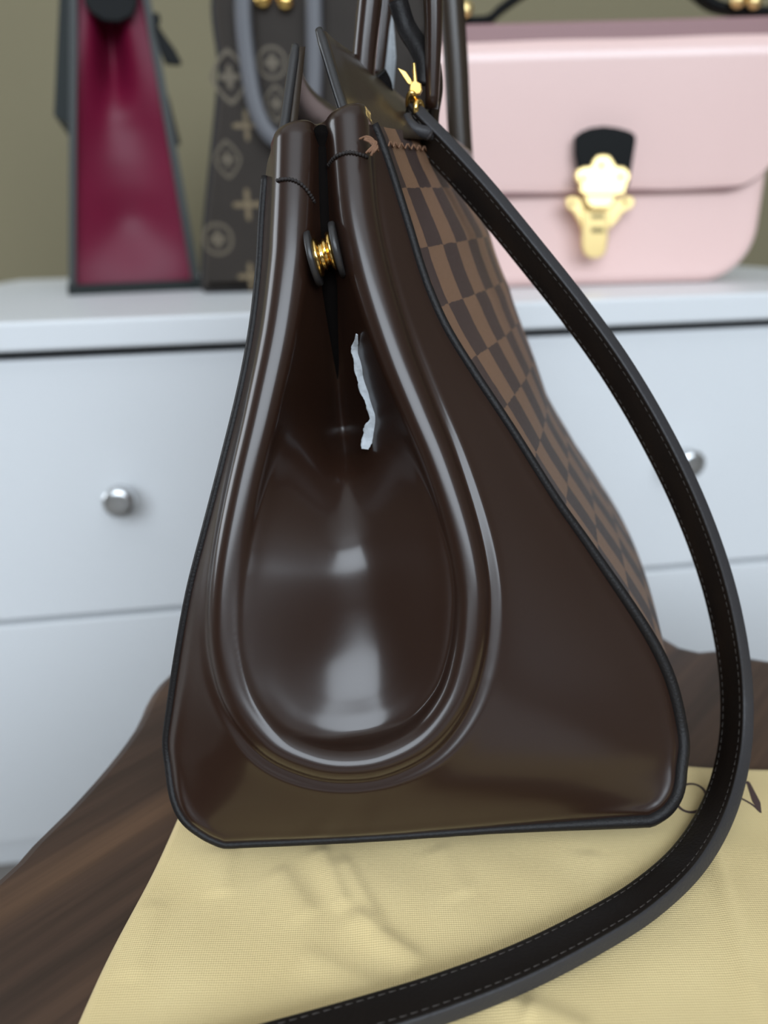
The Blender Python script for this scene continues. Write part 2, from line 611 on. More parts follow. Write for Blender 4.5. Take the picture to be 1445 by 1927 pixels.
def seg_dist(P0, P1):
    d = P1 - P0
    L2 = d @ d
    t = np.clip(((PX - P0[0]) * d[0] + (PY - P0[1]) * d[1]) / L2, 0, 1)
    qx, qy = P0[0] + t * d[0], P0[1] + t * d[1]
    side = (PX - qx) * d[1] - (PY - qy) * d[0]
    return np.hypot(PX - qx, PY - qy), np.sign(side), t


H = np.full_like(PX, CL)
creases = [((600, 1600), (655, 1725), .0011, .0022), ((655, 1725), (800, 1830), .0012, .0026), ((520, 1640), (590, 1740), .0008, .0030), ((640, 1620), (720, 1760), .0009, .0022),
           ((1330, 1560), (1430, 1927), .0007, .0018), ((980, 1900), (1120, 1960), .0010, .0030), ((430, 1600), (420, 1700), .0006, .0030),
           ((820, 1600), (880, 1700), .0006, .0035), ((300, 1700), (250, 1860), .0005, .0030), ((900, 1870), (1010, 1927), .0010, .0024), ((1110, 1610), (1130, 1720), .0006, .003), ((560, 1800), (760, 1900), .0006, .003)]
for a, b_, hh, ww in creases:
    d, sd, t = seg_dist(pz(*a)[:2], pz(*b_)[:2])
    taper = np.clip(np.minimum(t, 1 - t) * 6 + 0.15, 0, 1)
    H += 0.85 * hh * taper * np.exp(-(d / (1.6 * ww * np.where(sd > 0, 1.0, 0.6))) ** 2)
H += 0.00022 * (np.sin(PX * 110 + 2 * np.sin(PY * 90)) * np.sin(PY * 120 + PX * 60) + 1) 
edge_ = np.minimum(np.minimum(uu, WID - uu), np.minimum(vv, LEN - vv))
H = TT + 0.0001 + H * np.clip(edge_ / 0.0022, 0, 1) ** 0.5
Vt = np.stack([PX, PY, H], -1).reshape(-1, 3)
Vb = Vt.copy()
Vb[:, 2] = TT + 0.00004
dust = empty('dust_bag', (float(corner[0]), float(corner[1]), TT), 'pale yellow cotton dust bag lying flat under the brown handbag', 'dust bag')
Fc = grid_faces(nv, nu)
N_ = nu * nv
bd = [i for i in range(nu)] + [r * nu + nu - 1 for r in range(1, nv)] + [(nv - 1) * nu + c for c in range(nu - 2, -1, -1)] + [r * nu for r in range(nv - 2, 0, -1)]
Fc += [(bd[i], bd[(i + 1) % len(bd)], N_ + bd[(i + 1) % len(bd)], N_ + bd[i]) for i in range(len(bd))]
mesh('cloth', np.vstack([Vt, Vb]), Fc, M['cloth'], dust)


def cloth_z(x, y):
    k = np.argmin((PX - x) ** 2 + (PY - y) ** 2)
    return H.reshape(-1)[k]


def stroke(name, pts, widths, n=40):
    """flat printed letter stroke lying on the cloth; pts in photograph pixels on the table plane"""
    C = catmull(np.array([pz(*q, TT + CL)[:2] for q in pts]), n)
    Wd = np.interp(np.linspace(0, 1, n), np.linspace(0, 1, len(widths)), widths)
    T = np.gradient(C, axis=0)
    T /= np.linalg.norm(T, axis=1)[:, None]
    Nn = np.stack([-T[:, 1], T[:, 0]], 1)
    V = []
    for s in (-1, -0.33, 0.33, 1):
        q = C + Nn * (s * Wd / 2)[:, None]
        V.append(np.array([(x, y, cloth_z(x, y) + 0.00012) for x, y in q]))
    V = np.stack(V, 1).reshape(-1, 3)
    return V, grid_faces(n, 4)


oo = [(1300 + 28 * math.cos(t) + 1.5 * math.cos(t), 1504 + 27.5 * math.sin(t)) for t in np.linspace(0.3, 0.3 + 2 * math.pi, 26)]
V, Fc = stroke('letter_o', oo, [.0011, .0010, .0009, .0010, .0008, .0009, .0011], 90)
mesh('printed_letter', V, Fc, M['ink'], dust)
V, Fc = join([stroke('n', [(1407, 1474), (1416, 1496), (1431, 1532)], [.0010, .0016, .0022, .0004], 20), stroke('n', [(1431, 1531), (1414, 1516), (1385, 1500)], [.0007, .0007, .0007], 20),
              stroke('n', [(1409, 1474), (1398, 1476), (1384, 1480)], [.0009, .0008, .0007], 12)])
mesh('printed_letter', V, Fc, M['ink'], dust)

# ------------------------------------------------------------------ the brown handbag
YAW, LEAN = math.radians(2.0), math.radians(20.0)
ex = np.array([math.cos(YAW), math.sin(YAW), 0])
eb = np.array([-math.sin(YAW), math.cos(YAW), 0])
ez = np.array([0, 0, math.cos(LEAN)]) + eb * math.sin(LEAN)
en = np.cross(ex, ez)
ZB = TT + CL + 0.0060
WE = -0.0125
base_mid = (pz(420, 1595, ZB) + pz(1240, 1550, ZB)) / 2
EO = base_mid - en * WE


def uvp(px, py, wv):
    d = ray(px, py)
    t = (en @ (EO + en * wv - CAM)) / (en @ d)
    q = CAM + d * t - EO
    return np.array([q @ ex, q @ ez])


def e3(a, b, wv):
    return EO + np.multiply.outer(a, ex) + np.multiply.outer(b, ez) + np.multiply.outer(wv, en)


rim_px = [(552, 250), (549, 335), (545, 420), (540, 490), (522, 620), (490, 770), (455, 920), (430, 1050), (420, 1150), (424, 1240), (450, 1325), (508, 1400), (580, 1436), (650, 1447), (725, 1436), (800, 1396),
          (855, 1325), (882, 1240), (891, 1150), (886, 1075), (866, 985), (828, 870), (785, 765), (745, 665), (708, 555), (685, 470), (669, 390), (660, 300), (654, 215)]
rim = catmull([uvp(x, y, 0) for x, y in rim_px], 700)
rr_t = np.linspace(0, 1, 700)
left_px = [(420, 1595), (385, 1580), (345, 1550), (322, 1510), (309, 1455), (310, 1400), (318, 1340), (335, 1240), (362, 1110), (395, 990), (430, 860), (462, 730), (482, 620), (493, 520), (499, 420), (507, 335), (517, 312)]
right_px = [(1222, 1543), (1252, 1525), (1274, 1492), (1285, 1448), (1285, 1390), (1272, 1312), (1247, 1242), (1200, 1160), (1110, 1030), (1040, 935), (960, 815), (885, 705), (832, 620), (795, 535), (765, 440), (735, 350), (712, 290), (697, 262)]
NT, NS = 460, 330
Lc = catmull([uvp(x, y, WE if k < 5 else -0.016) for k, (x, y) in enumerate(left_px)], NT)
Rc = catmull([uvp(x, y, -0.0143 if k < 4 else -0.0175) for k, (x, y) in enumerate(right_px)], NT)
# even row heights instead of even arc length at the rounded bottom corners
tt = np.linspace(0, 1, NT)
ss = np.linspace(0, 1, NS)
AB = Lc[:, None, :] * (1 - ss)[None, :, None] + Rc[:, None, :] * ss[None, :, None]
outline = np.vstack([Lc[::-1], AB[0, 1:-1], Rc])


def pdist(P, C, chunk=4000):
    out = np.empty(len(P))
    idx = np.empty(len(P), int)
    for i in range(0, len(P), chunk):
        d = ((P[i:i + chunk, None, :] - C[None]) ** 2).sum(-1)
        k = d.argmin(1)
        idx[i:i + chunk] = k
        out[i:i + chunk] = np.sqrt(d[np.arange(len(k)), k])
    return out, idx


def refine(P, C, idx):
    """distance to the polyline around the nearest sample"""
    best = np.full(len(P), 1e9)
    for o in (-1, 0):
        i = np.clip(idx + o, 0, len(C) - 2)
        A, B = C[i], C[i + 1]
        d = B - A
        t = np.clip(((P - A) * d).sum(1) / ((d * d).sum(1) + 1e-18), 0, 1)
        best = np.minimum(best, np.linalg.norm(P - A - d * t[:, None], axis=1))
    return best


def inside(P, C):
    x, y = P[:, 0], P[:, 1]
    r = np.zeros(len(P), bool)
    D = C[::2]
    for i in range(len(D)):
        x0, y0 = D[i]
        x1, y1 = D[(i + 1) % len(D)]
        if y0 == y1:
            continue
        c = ((y0 > y) != (y1 > y)) & (x < (x1 - x0) * (y - y0) / (y1 - y0) + x0)
        r ^= c
    return r


def smooth(e0, e1, x):
    t = np.clip((x - e0) / (e1 - e0), 0, 1)
    return t * t * (3 - 2 * t)


BTOP = uvp(600, 300, 0)[1]
_kb = int(np.argmin(rim[:, 1]))
RLb, RLa = np.maximum.accumulate(rim[:_kb + 1][::-1][:, 1]), rim[:_kb + 1][::-1][:, 0]
RRb, RRa = np.maximum.accumulate(rim[_kb:][:, 1]), rim[_kb:][:, 0]


def gusset_w(P):
    """height of the glazed end panel above its plane at in-plane points P"""
    d, k = pdist(P, rim)
    d = refine(P, rim, k)
    ins = inside(P, rim)
    dp, k2 = pdist(P, outline)
    dp = refine(P, outline, k2)
    a, b = P[:, 0], P[:, 1]
    hb = b / BTOP                                   # 0 bottom, 1 top
    R = 0.0046 + 0.0010 * smooth(0.55, 0.95, hb)
    w_rim = np.where(d < R * 0.95, np.sqrt(np.maximum(R * R - d * d, 0)) - R, -R * 0.688 - 3.04 * (d - R * 0.95))
    # outside of the rim: convex flank falling back to the piping
    tot = d + dp + 1e-6
    t = d / tot
    D = 0.0105 + 0.004 * smooth(0.015, 0.05, np.abs(a)) * smooth(0.03, 0.15, hb)
    D = D * (1 - np.exp(-tot / 0.010))
    groove = 0.0038 * (1 - np.exp(-tot / 0.008))
    w_out = -groove - D * t ** (1.7 + 2.5 * (1 - smooth(0.05, 0.28, hb)))
    w_out += 0.0009 * np.exp(-((d - 0.0085) / 0.003) ** 2) * smooth(0.1, 0.3, hb) * smooth(0.015, 0.03, tot)
    # inside: a dish with a steep lip at the bottom that turns into a deep rounded V towards the snap
    slope = 0.46
    dmax = 0.0085
    w_dish = -0.0004 - dmax * (1 - np.exp(-slope * d / dmax))
    aL, aR = np.interp(b, RLb, RLa), np.interp(b, RRb, RRa)
    cen, hw = (aL + aR) / 2 + 0.003 * (1 - smooth(0.3, 0.55, hb)), np.maximum((aR - aL) / 2, 0.003)
    sv = np.clip(np.abs(a - cen) / hw, 0, 1)
    e_ = 0.07
    prof = (math.sqrt(1 + e_ * e_) - np.sqrt(sv * sv + e_ * e_)) / (math.sqrt(1 + e_ * e_) - e_)
    Dv = np.interp(hb, [0, .30, .42, .46, .52, .60, .70, .80, 1.1], [.0185, .0135, .0115, .0125, .0180, .0265, .042, .060, .085])
    w_v = -0.0004 - Dv * prof - 0.05 * np.exp(-(sv / 0.22) ** 2) * smooth(0.56, 0.74, hb)
    mixv = smooth(0.075, 0.24, hb)
    w_in = w_dish * (1 - mixv) + w_v * mixv
    other = np.where(ins, w_in, w_out) - 0.003 * np.exp(-(d / 0.0020) ** 2)
    kk = 0.0007
    m = np.maximum(w_rim, other)
    w_ = m + kk * np.log(np.exp((w_rim - m) / kk) + np.exp((other - m) / kk)) - kk * 0.0
    # rolled-over top ends of the two rolls
    top = smooth(1.0, 1.06, hb)
    return w_ - kk * 0.5 - 0.0 * top


PP = AB.reshape(-1, 2)
Wg = gusset_w(PP).reshape(NT, NS)
# soften the bowl and the fold (leather does not crease along the middle)
_d, _k = pdist(PP, rim)
_mask = (smooth(0.0035, 0.0085, _d) * inside(PP, rim)).reshape(NT, NS)


def blur(Z, sg):
    k = np.exp(-0.5 * (np.arange(-3 * sg, 3 * sg + 1) / sg) ** 2)
    k /= k.sum()
    Zp = np.pad(Z, 3 * sg, mode='edge')
    Zp = np.apply_along_axis(lambda r: np.convolve(r, k, 'same'), 0, Zp)
    Zp = np.apply_along_axis(lambda r: np.convolve(r, k, 'same'), 1, Zp)
    return Zp[3 * sg:-3 * sg, 3 * sg:-3 * sg]


for _ in range(2):
    Wg = Wg * (1 - _mask) + blur(Wg, 7) * _mask
_hb = (PP[:, 1] / BTOP).reshape(NT, NS)
_mask2 = _mask * smooth(0.006, 0.014, _d).reshape(NT, NS) * (1 - smooth(0.24, 0.36, _hb))
for _ in range(4):
    Wg = Wg * (1 - _mask2) + blur(Wg, 9) * _mask2
_dp, _k3 = pdist(PP, outline)
_mask3 = (smooth(0.0065, 0.013, _d) * smooth(0.002, 0.009, _dp) * (1 - inside(PP, rim))).reshape(NT, NS)
for _ in range(8):
    Wg = Wg * (1 - _mask3) + blur(Wg, 12) * _mask3
Wg = Wg.reshape(-1)
G3 = e3(PP[:, 0], PP[:, 1], Wg).reshape(NT, NS, 3)

bag = empty('handbag', (float(base_mid[0] + eb[0] * .12), float(base_mid[1] + eb[1] * .12), ZB), 'large dark brown glazed leather handbag with checked canvas sides on dust bag', 'handbag')
# roll the top edge of the panel back and down a little so that the ends look hemmed
top_rows = []
for k in range(1, 7):
    a = k / 6 * math.pi * 0.6
    top_rows.append(G3[-1] + ez * (0.0035 * math.sin(a)) - en * (0.0045 * (1 - math.cos(a))))
GG = np.concatenate([G3, np.array(top_rows)], 0)
mesh('end_panel', GG.reshape(-1, 3), grid_faces(len(GG), NS), M['glaze'], bag)


def on_gusset(px, py, lift=0.0):
    wv = 0.0
    for _ in range(6):
        q = uvp(px, py, wv)
        wv = 0.5 * wv + 0.5 * float(gusset_w(q[None])[0])
    return e3(q[0], q[1], wv + lift)


# added black tube standing in for the shade in the fold between the rolls
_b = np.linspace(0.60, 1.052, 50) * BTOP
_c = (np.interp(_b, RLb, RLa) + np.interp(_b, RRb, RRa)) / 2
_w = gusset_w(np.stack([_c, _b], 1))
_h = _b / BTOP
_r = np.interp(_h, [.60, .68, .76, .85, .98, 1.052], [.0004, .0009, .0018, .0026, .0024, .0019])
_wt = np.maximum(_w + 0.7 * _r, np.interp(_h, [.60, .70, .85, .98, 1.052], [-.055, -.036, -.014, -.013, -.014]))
tube('fold_shade', e3(_c, _b, _wt), _r, M['lining'], bag, 10)

# piping around the end panel
pl = np.vstack([G3[:-14][::-1, 0], G3[0, 1:-1], G3[:, -1]])
pl = catmull(pl[::6], 420)
tube('piping', pl, np.interp(np.linspace(0, 1, 420), [0, .4, .5, .58, .68, .8, 1], [.0012, .0012, .0013, .0021, .0019, .0014, .0013]), M['piping'], bag, 10)

# bag coordinates of the near edge: x across, y back, z up
LB = 0.268


def loc3(P):
    q = P - base_mid
    return np.stack([q @ ex, q @ eb, q[..., 2]], -1)


SK = math.radians(8.0)                            # the body runs back a little to the right
el = np.array([math.sin(SK - YAW), math.cos(SK - YAW), 0])


def bag3(x, y, z):
    return base_mid + np.multiply.outer(x, ex) + np.multiply.outer(y, eb) + np.multiply.outer(np.maximum(y - 0.006 - z * math.tan(LEAN), 0) * math.tan(SK), ex) + np.multiply.outer(z, np.array([0, 0, 1.0]))


nearR = loc3(catmull(G3[:, -1][::8], 120))
nearL = loc3(catmull(G3[:, 0][::8], 120))
ZTOPR, ZTOPL = nearR[-1, 2], nearL[-1, 2]
NU = 90


def side_panel(name, near, sgn):
    u = np.linspace(0, 1, NU)
    v = np.linspace(0, 1, len(near))
    zz = near[:, 2]
    bul = np.interp(zz, [0, .013, .03, .045, .065, .09, .11, .13, .15, .17], [.009, .013, .0115, .0095, .0100, .0130, .0190, .0245, .0245, .0180]) * (1.0 if sgn > 0 else 0.2)
    cur = 4 * u * (1 - u)
    cur = cur * (0.75 + 0.25 * cur)
    X = near[:, 0][:, None] + sgn * bul[:, None] * cur[None]
    Y = near[:, 1][:, None] * (1 - u)[None] + (LB - near[:, 1])[:, None] * u[None]
    Z = np.repeat(zz[:, None], NU, 1) + 0.0025 * cur[None] * smooth(0, 0.03, zz)[:, None]
    P = bag3(X, Y, Z)
    arc = np.concatenate([[0], np.cumsum(np.linalg.norm(np.diff(near, axis=0), axis=1))])
    uv = np.stack([np.repeat((u * LB * 1.12)[None], len(near), 0), np.repeat(arc[:, None], NU, 1)], -1).reshape(-1, 2)
    mesh(name, P.reshape(-1, 3), grid_faces(len(near), NU), M['damier'], bag, uv=[tuple(q) for q in uv])
    return P


PR = side_panel('side_panel', nearR, 1)
PL = side_panel('side_panel', nearL, -1)
# base
Bm = np.stack([PL[0] * (1 - s) + PR[0] * s + np.array([0, 0, 0.0]) for s in np.linspace(0, 1, 30)], 0)
mesh('base', Bm.reshape(-1, 3), grid_faces(30, NU), M['glaze'], bag)
# far end panel, the mirror image of the near one
Gf = G3[::3, ::3]
q = loc3(Gf)
Pf = bag3(q[..., 0], LB - q[..., 1], q[..., 2])
mesh('end_panel', Pf.reshape(-1, 3), grid_faces(Pf.shape[0], Pf.shape[1]), M['glaze'], bag)

# top bands (front and back), pinched together at the near end and flaring apart further back
def band(near_b, near_t, rim_top, sgn, th):
    nb, nt_ = loc3(near_b), loc3(near_t)
    u = np.linspace(0, 1, 60)
    cur = 4 * u * (1 - u)
    # bottom follows the canvas panel's top
    pt = loc3(rim_top)
    pu = np.linspace(0, 1, len(pt))
    bot = np.stack([np.interp(u, pu, pt[:, k]) for k in range(3)], 1)
    bot[:, 2] -= 0.002
    k = smooth(0, 0.16, u)[:, None]
    far_b = np.array([nb[0], LB - nb[1], nb[2]])
    k2 = smooth(0.84, 1.0, u)[:, None]
    start = np.stack([np.full(60, nb[0]) + sgn * 0.008 * cur, nb[1] + (LB - 2 * nb[1]) * u, np.full(60, nb[2])], 1)
    bot = bot * k * (1 - k2) + start * (1 - k * (1 - k2))
    bot[:, 0] += sgn * 0.0012 * k[:, 0]
    top = np.stack([nt_[0] + sgn * 0.008 * cur, nt_[1] + (LB - 2 * nt_[1]) * u, np.full(60, nt_[2])], 1)
    rows = []
    inner = np.array([-sgn * th, 0, 0])
    nvv = 10
    for j in range(nvv):
        rows.append(bot + (top - bot) * j / (nvv - 1))
    for j in range(nvv):
        rows.append(top + inner + (bot - top) * j / (nvv - 1))
    A = np.array(rows)
    P = bag3(A[..., 0], A[..., 1], A[..., 2])
    Fc = grid_faces(len(rows), 60)
    last = (len(rows) - 1) * 60
    Fc += [(j, j + 1, last + j + 1, last + j) for j in range(59)]
    n2 = len(rows)
    for j in range(nvv - 1):
        o = n2 - 1 - j
        Fc.append((j * 60, (j + 1) * 60, (o - 1) * 60, o * 60))
        Fc.append((j * 60 + 59, (j + 1) * 60 + 59, (o - 1) * 60 + 59, o * 60 + 59))
    return P, Fc, bot, top


def ep(px, py, wv):
    q = uvp(px, py, wv)
    return e3(q[0], q[1], wv)


rb, rt = ep(671, 268, -0.007), ep(612, 58, -0.010)
P, Fc, rbot, rtop = band(rb, rt, PR[-1], 1, 0.0026)
mesh('top_band', P.reshape(-1, 3), Fc, M['glaze2'], bag)
lb, lt = ep(528, 322, -0.007), ep(553, 88, -0.010)
P, Fc, lbot, ltop = band(lb, lt, PL[-1], -1, 0.0030)
mesh('top_band', P.reshape(-1, 3), Fc, M['glaze2'], bag)
# painted raw edges at the near end of the bands
for (p0, p1, wd) in (((665, 272), (600, 56), 10.5), ((523, 322), (556, 86), 11)):
    C = catmull([ep(p0[0] + 4 if p0[0] < 600 else p0[0] - 3, p0[1] + 6, -0.0055 if p0[0] < 600 else -0.0035), ep(p0[0] + (p1[0] - p0[0]) * .12, p0[1] + (p1[1] - p0[1]) * .14, -0.006), ep((p0[0] + p1[0]) / 2, (p0[1] + p1[1]) / 2, -0.008), ep(p1[0], p1[1], -0.010)], 40)
    rad = np.interp(np.linspace(0, 1, 40), [0, .1, .25, .9, 1], [.0018, .0015, .00125, .0013, .0010])
    tube('edge_binding', C, rad, M['edge'], bag, 12)
# lining closing the inside of the bag a little below the rim
u60 = np.linspace(0, 1, 60)
lin = []
for s in np.linspace(0, 1, 8):
    a = lbot * (1 - s) + rbot * s
    a = a.copy()
    a[:, 2] -= 0.012 + 0.01 * math.sin(math.pi * s)
    lin.append(a)
lin = np.array(lin)
mesh('lining', bag3(lin[..., 0], lin[..., 1], lin[..., 2]).reshape(-1, 3), grid_faces(8, 60), M['lining'], bag)

# seams sewn across the top of each roll
for pts in (((521, 341), (530, 338.5), (545, 338), (560, 343), (572, 352), (583, 366), (592, 382)), ((618, 312), (630, 297), (645, 290), (660, 288), (676, 291), (692, 297))):
    C = catmull([on_gusset(x, y, 0.0003) for x, y in pts], 60)
    tube('seam', C, 0.00042 + 0.00014 * np.sin(np.arange(60) * 1.6), M['darkthread'], bag, 8)
# frayed tan thread at the corner of the right roll
fr = []
for k in range(9):
    a0 = ep(690 + random.uniform(-5, 5), 262 + random.uniform(-3, 3), 0.001)
    a1 = ep(706 + random.uniform(-5, 5), 272 + random.uniform(-5, 5), 0.003)
    a2 = ep(692 + random.uniform(-4, 4) + k * 1.5, 290 + random.uniform(-6, 5), 0.003)
    fr.append(tube_geo(catmull([a0, a1, a2], 12), 0.00030, 5))
fr.append(tube_geo(catmull([ep(676, 262, 0.0), ep(690, 257, 0.001), ep(703, 264, 0.001), ep(712, 285, -0.002)], 16), 0.00028, 5))
V, Fc = join(fr)
mesh('loose_thread', V, Fc, M['thread'], bag)
# zigzag stitching along the canvas top, tan stitches showing beside the piping
st = []
for k in range(26):
    u0_, u1_ = 0.02 + k * 0.014, 0.02 + (k + 0.7) * 0.014
    f = lambda u: np.array([np.interp(u, np.linspace(0, 1, NU), PR[-4][:, c]) for c in range(3)])
    st.append(tube_geo([f(u0_) + ex * .0006 + np.array([0, 0, 0.0012 * (k % 2)]), f(u1_) + ex * .0006 + np.array([0, 0, 0.0012 * ((k + 1) % 2)])], 0.00026, 5))
for k in range(4, 110, 7):
    p0, p1 = PR[k, 1] * 0.6 + PR[k, 2] * 0.4, PR[k + 1, 1] * 0.6 + PR[k + 1, 2] * 0.4
    st.append(tube_geo([p0 + ex * .0003, p1 + ex * .0003], 0.00018, 5))
V, Fc = join(st)
tag(mesh('stitching', V, Fc, M['thread'], bag), kind='stuff')

# magnetic snap between the two rolls
snap_ax = ex * 0.93 + en * 0.12 + ez * 0.16
snap_ax /= np.linalg.norm(snap_ax)
c0 = ep(610, 478, -0.0055)
sn = empty('snap', tuple(c0))
sn.parent = bag
sn.location = tuple(np.array(c0) - np.array(bag.location))
for s, pxc in ((-1, (589, 487)), (1, (634, 470))):
    cc = ep(*pxc, -0.0055)
    V, Fc = lathe_geo([(0.0066, -0.0006), (0.0069, -0.0003), (0.0069, 0.0006), (0.0066, 0.0009)], cc, snap_ax, 48)
    mesh('leather_disc', V, Fc, M['edge'], sn)
    V, Fc = lathe_geo([(0.0044, 0.0008), (0.0048, 0.0010), (0.0048, 0.0016), (0.0044, 0.0020), (0.0036, 0.0021), (0.0034, 0.0027), (0.0036, 0.0030), (0.0030, 0.0033)], cc, snap_ax * -s, 48)
    mesh('stud', V, Fc, M['gold'], sn)

# ------------------------------------------------------------------ handles
def handle(pts, r, name='handle'):
    C = catmull(pts, 90)
    o = tube(name, C, r, M['glaze'], bag, 16)
    return C


def arch(near, far, zt_):
    """near and far: lists of world points from the foot up; returns a path over the top"""
    def extend(leg):
        leg = [np.array(p) for p in leg]
        d = leg[-1] - leg[-2]
        d = d / np.linalg.norm(d) * 0.022
        return leg + [leg[-1] + d, leg[-1] + 2 * d]
    near, far = extend(near), extend(far)
    a, b_ = near[-1], far[-1]
    up = np.array([0, 0, 0.016])
    return near + [a * .88 + b_ * .12 + up, (a + b_) / 2 + up * 1.7, a * .12 + b_ * .88 + up] + far[::-1]


YH = 0.245
hr = arch([atY(812, 205, YH), atY(813, 165, YH), atY(814, 120, YH), atY(815, 50, YH), atY(814, -30, YH)], [atY(868, 300, .335), atY(858, 180, .335), atY(850, 60, .335), atY(846, -30, .335)], 0.70)
handle(hr, np.interp(np.linspace(0, 1, 90), [0, .12, .22, .8, 1], [.0020, .0032, .0040, .0040, .0030]))
hl = arch([atY(681, 170, YH), atY(686, 100, YH), atY(694, 20, YH), atY(700, -40, YH)], [atY(708, 150, .30), atY(716, 80, .30), atY(723, 10, .30), atY(726, -40, .30)], 0.70)
handle(hl, 0.0036)
# leather tabs folded around the handle feet
def tab_strip(pts, wd, th, m, name='handle_tab'):
    C = catmull(pts, 30)
    T, N, B = frames(C)
    side = np.cross(T, np.array([0, -1.0, 0.3]))
    side /= np.linalg.norm(side, axis=1)[:, None]
    nn = np.cross(side, T)
    V = []
    for sx, sy in ((-1, -1), (1, -1), (1, 1), (-1, 1)):
        V.append(C + side * (sx * np.array(wd) / 2) + nn * (sy * th / 2))
    V = np.stack(V, 1).reshape(-1, 3)
    Fc = grid_faces(30, 4, True) + [(0, 1, 2, 3), tuple(29 * 4 + k for k in range(4))]
    return mesh(name, V, Fc, m, bag, True)


tab_strip([atY(748, 0, .25), atY(764, 50, .25), atY(785, 85, .248), atY(800, 120, .246), atY(797, 160, .245)], 0.0055, 0.002, M['piping'])
tab_strip([atY(818, 120, .246), atY(822, 170, .25), atY(815, 230, .255), atY(818, 300, .26)], 0.0035, 0.002, M['glaze2'])
tab_strip([atY(700, 150, .25), atY(708, 170, .252), atY(712, 215, .255)], 0.010, 0.002, M['piping'])
tab_strip([atY(846, -90, .33), atY(850, 0, .33), atY(858, 120, .33), atY(864, 240, .33), atY(872, 350, .33)], 0.0095, 0.002, M['glaze2'])

# brass clip: hinge plate, hook and ring
clip = empty('strap_clip', tuple(atY(783, 170, .243)))
clip.parent = bag
clip.location = tuple(np.array(atY(783, 170, .243)) - np.array(bag.location))
YC = 0.2395


def flat_px(pts, Y, th, m, name, par, bev=0.0004, tilt=0.0):
    """solid plate whose outline is given in photograph pixels on the upright plane at depth Y"""
    P3 = [atY(x, y, Y) for x, y in pts]
    P2 = [(p[0], p[2]) for p in P3]
    zc = np.mean([q[1] for q in P2])
    tn = math.tan(math.radians(tilt))
    V, Fc = outline_geo(P2, lambda x, z, h: (x, Y - h + (z - zc) * tn, z), th, bev, 2)
    return mesh(name, V, Fc, m, par, False)


flat_px([(775, 121), (781, 121), (785, 156), (792, 160), (794, 172), (790, 180), (776, 182), (769, 172), (770, 160), (776, 155)], YC, 0.0022, M['gold'], 'hook', clip)
flat_px([(748, 130), (764, 136), (774, 150), (776, 164), (766, 158)], YC + .002, 0.001, M['gold'], 'hinge_plate', clip, 0.0002)
ring = [atY(788 + 6.5 * math.cos(t), 205 + 14 * math.sin(t), YC - .001) + np.array([0, 0.0016 * math.cos(t), 0]) for t in np.linspace(0, 2 * math.pi, 28, endpoint=False)]
tube('ring', np.array(ring), 0.00085, M['gold'], clip, 8, True)
ring = [atY(774 + 6 * math.cos(t), 192 + 14 * math.sin(t), YC) + np.array([0, 0.0025 * math.sin(t), 0]) for t in np.linspace(0, 2 * math.pi, 28, endpoint=False)]
tube('ring', np.array(ring), 0.0009, M['gold'], clip, 8, True)

# ------------------------------------------------------------------ shoulder strap (flat leather strap, inner face and outer painted edge)
sp = [(772, 222, .2430), (788, 240, .2400), (830, 283, .2370), (905, 366, .2310), (993, 473, .2240), (1080, 583, .2170), (1163, 700, .2100), (1240, 832, .2030), (1303, 965, .1970), (1349, 1095, .1915), (1376, 1215, .1860), (1386, 1320, .1805)]
S3 = [atY(x, y, Y) for x, y, Y in sp]
S3 += [pz(1380, 1420, TT + .0125), pz(1352, 1520, TT + .0065)]
S3 += [pz(x, y, TT + .0045) for x, y in ((1298, 1612), (1215, 1690), (1110, 1755), (980, 1820), (830, 1878), (670, 1928), (480, 1982), (300, 2032), (60, 2100))]
C = catmull(S3, 260)
T, _, _ = frames(C)
eye = np.array([0.0, 0.0, 0.53])
view = eye - C
view /= np.linalg.norm(view, axis=1)[:, None]
view = view - T * (view * T).sum(1)[:, None]
view /= np.linalg.norm(view, axis=1)[:, None]
outer = -np.cross(T, view)                        # points to the outside of the loop
ALP = np.radians(np.interp(np.linspace(0, 1, 260), [0, .3, .55, .7, 1], [42, 40, 48, 45, 42]))
SW, STH = 0.0098, 0.0042
nf = view * np.cos(ALP)[:, None] - outer * np.sin(ALP)[:, None]
ne = view * np.sin(ALP)[:, None] + outer * np.cos(ALP)[:, None]
sec = []
cr_ = 0.0007
for cx_, cy_, a0 in ((1, 1, 0), (-1, 1, 90), (-1, -1, 180), (1, -1, 270)):
    for k in range(4):
        a = math.radians(a0 + k * 30)
        sec.append((cx_ * (SW / 2 - cr_) + cr_ * math.cos(a), cy_ * (STH / 2 - cr_) + cr_ * math.sin(a)))
V = np.stack([C + ne * x + nf * y for x, y in sec], 1).reshape(-1, 3)
Fc = grid_faces(260, 16, True) + [tuple(range(16)), tuple(259 * 16 + k for k in range(16))]
strap = empty('shoulder_strap', tuple(C[0]))
strap.parent = bag
strap.location = tuple(C[0] - np.array(bag.location))
o = mesh('strap_body', V, Fc, M['strapface'], strap, True)
o.data.materials.append(M['strapedge'])
for p in o.data.polygons:
    i = p.vertices[0] % 16
    j = max(v % 16 for v in p.vertices)
    cen = np.mean([sec[v % 16] for v in p.vertices], 0)
    if len(p.vertices) == 4 and abs(cen[0]) > SW / 2 - 0.45 * cr_:
        p.material_index = 1
stt = []
for sx in (-0.34, 0.34):
    Q = catmull(C + ne * (sx * SW) + nf * (STH / 2 + 0.00002), 520)
    for k in range(2, 516, 3):
        stt.append(tube_geo(Q[k:k + 3], 0.00018, 4))
V, Fc = join(stt)
tag(mesh('stitching', V, Fc, M['greythread'], strap), kind='stuff')
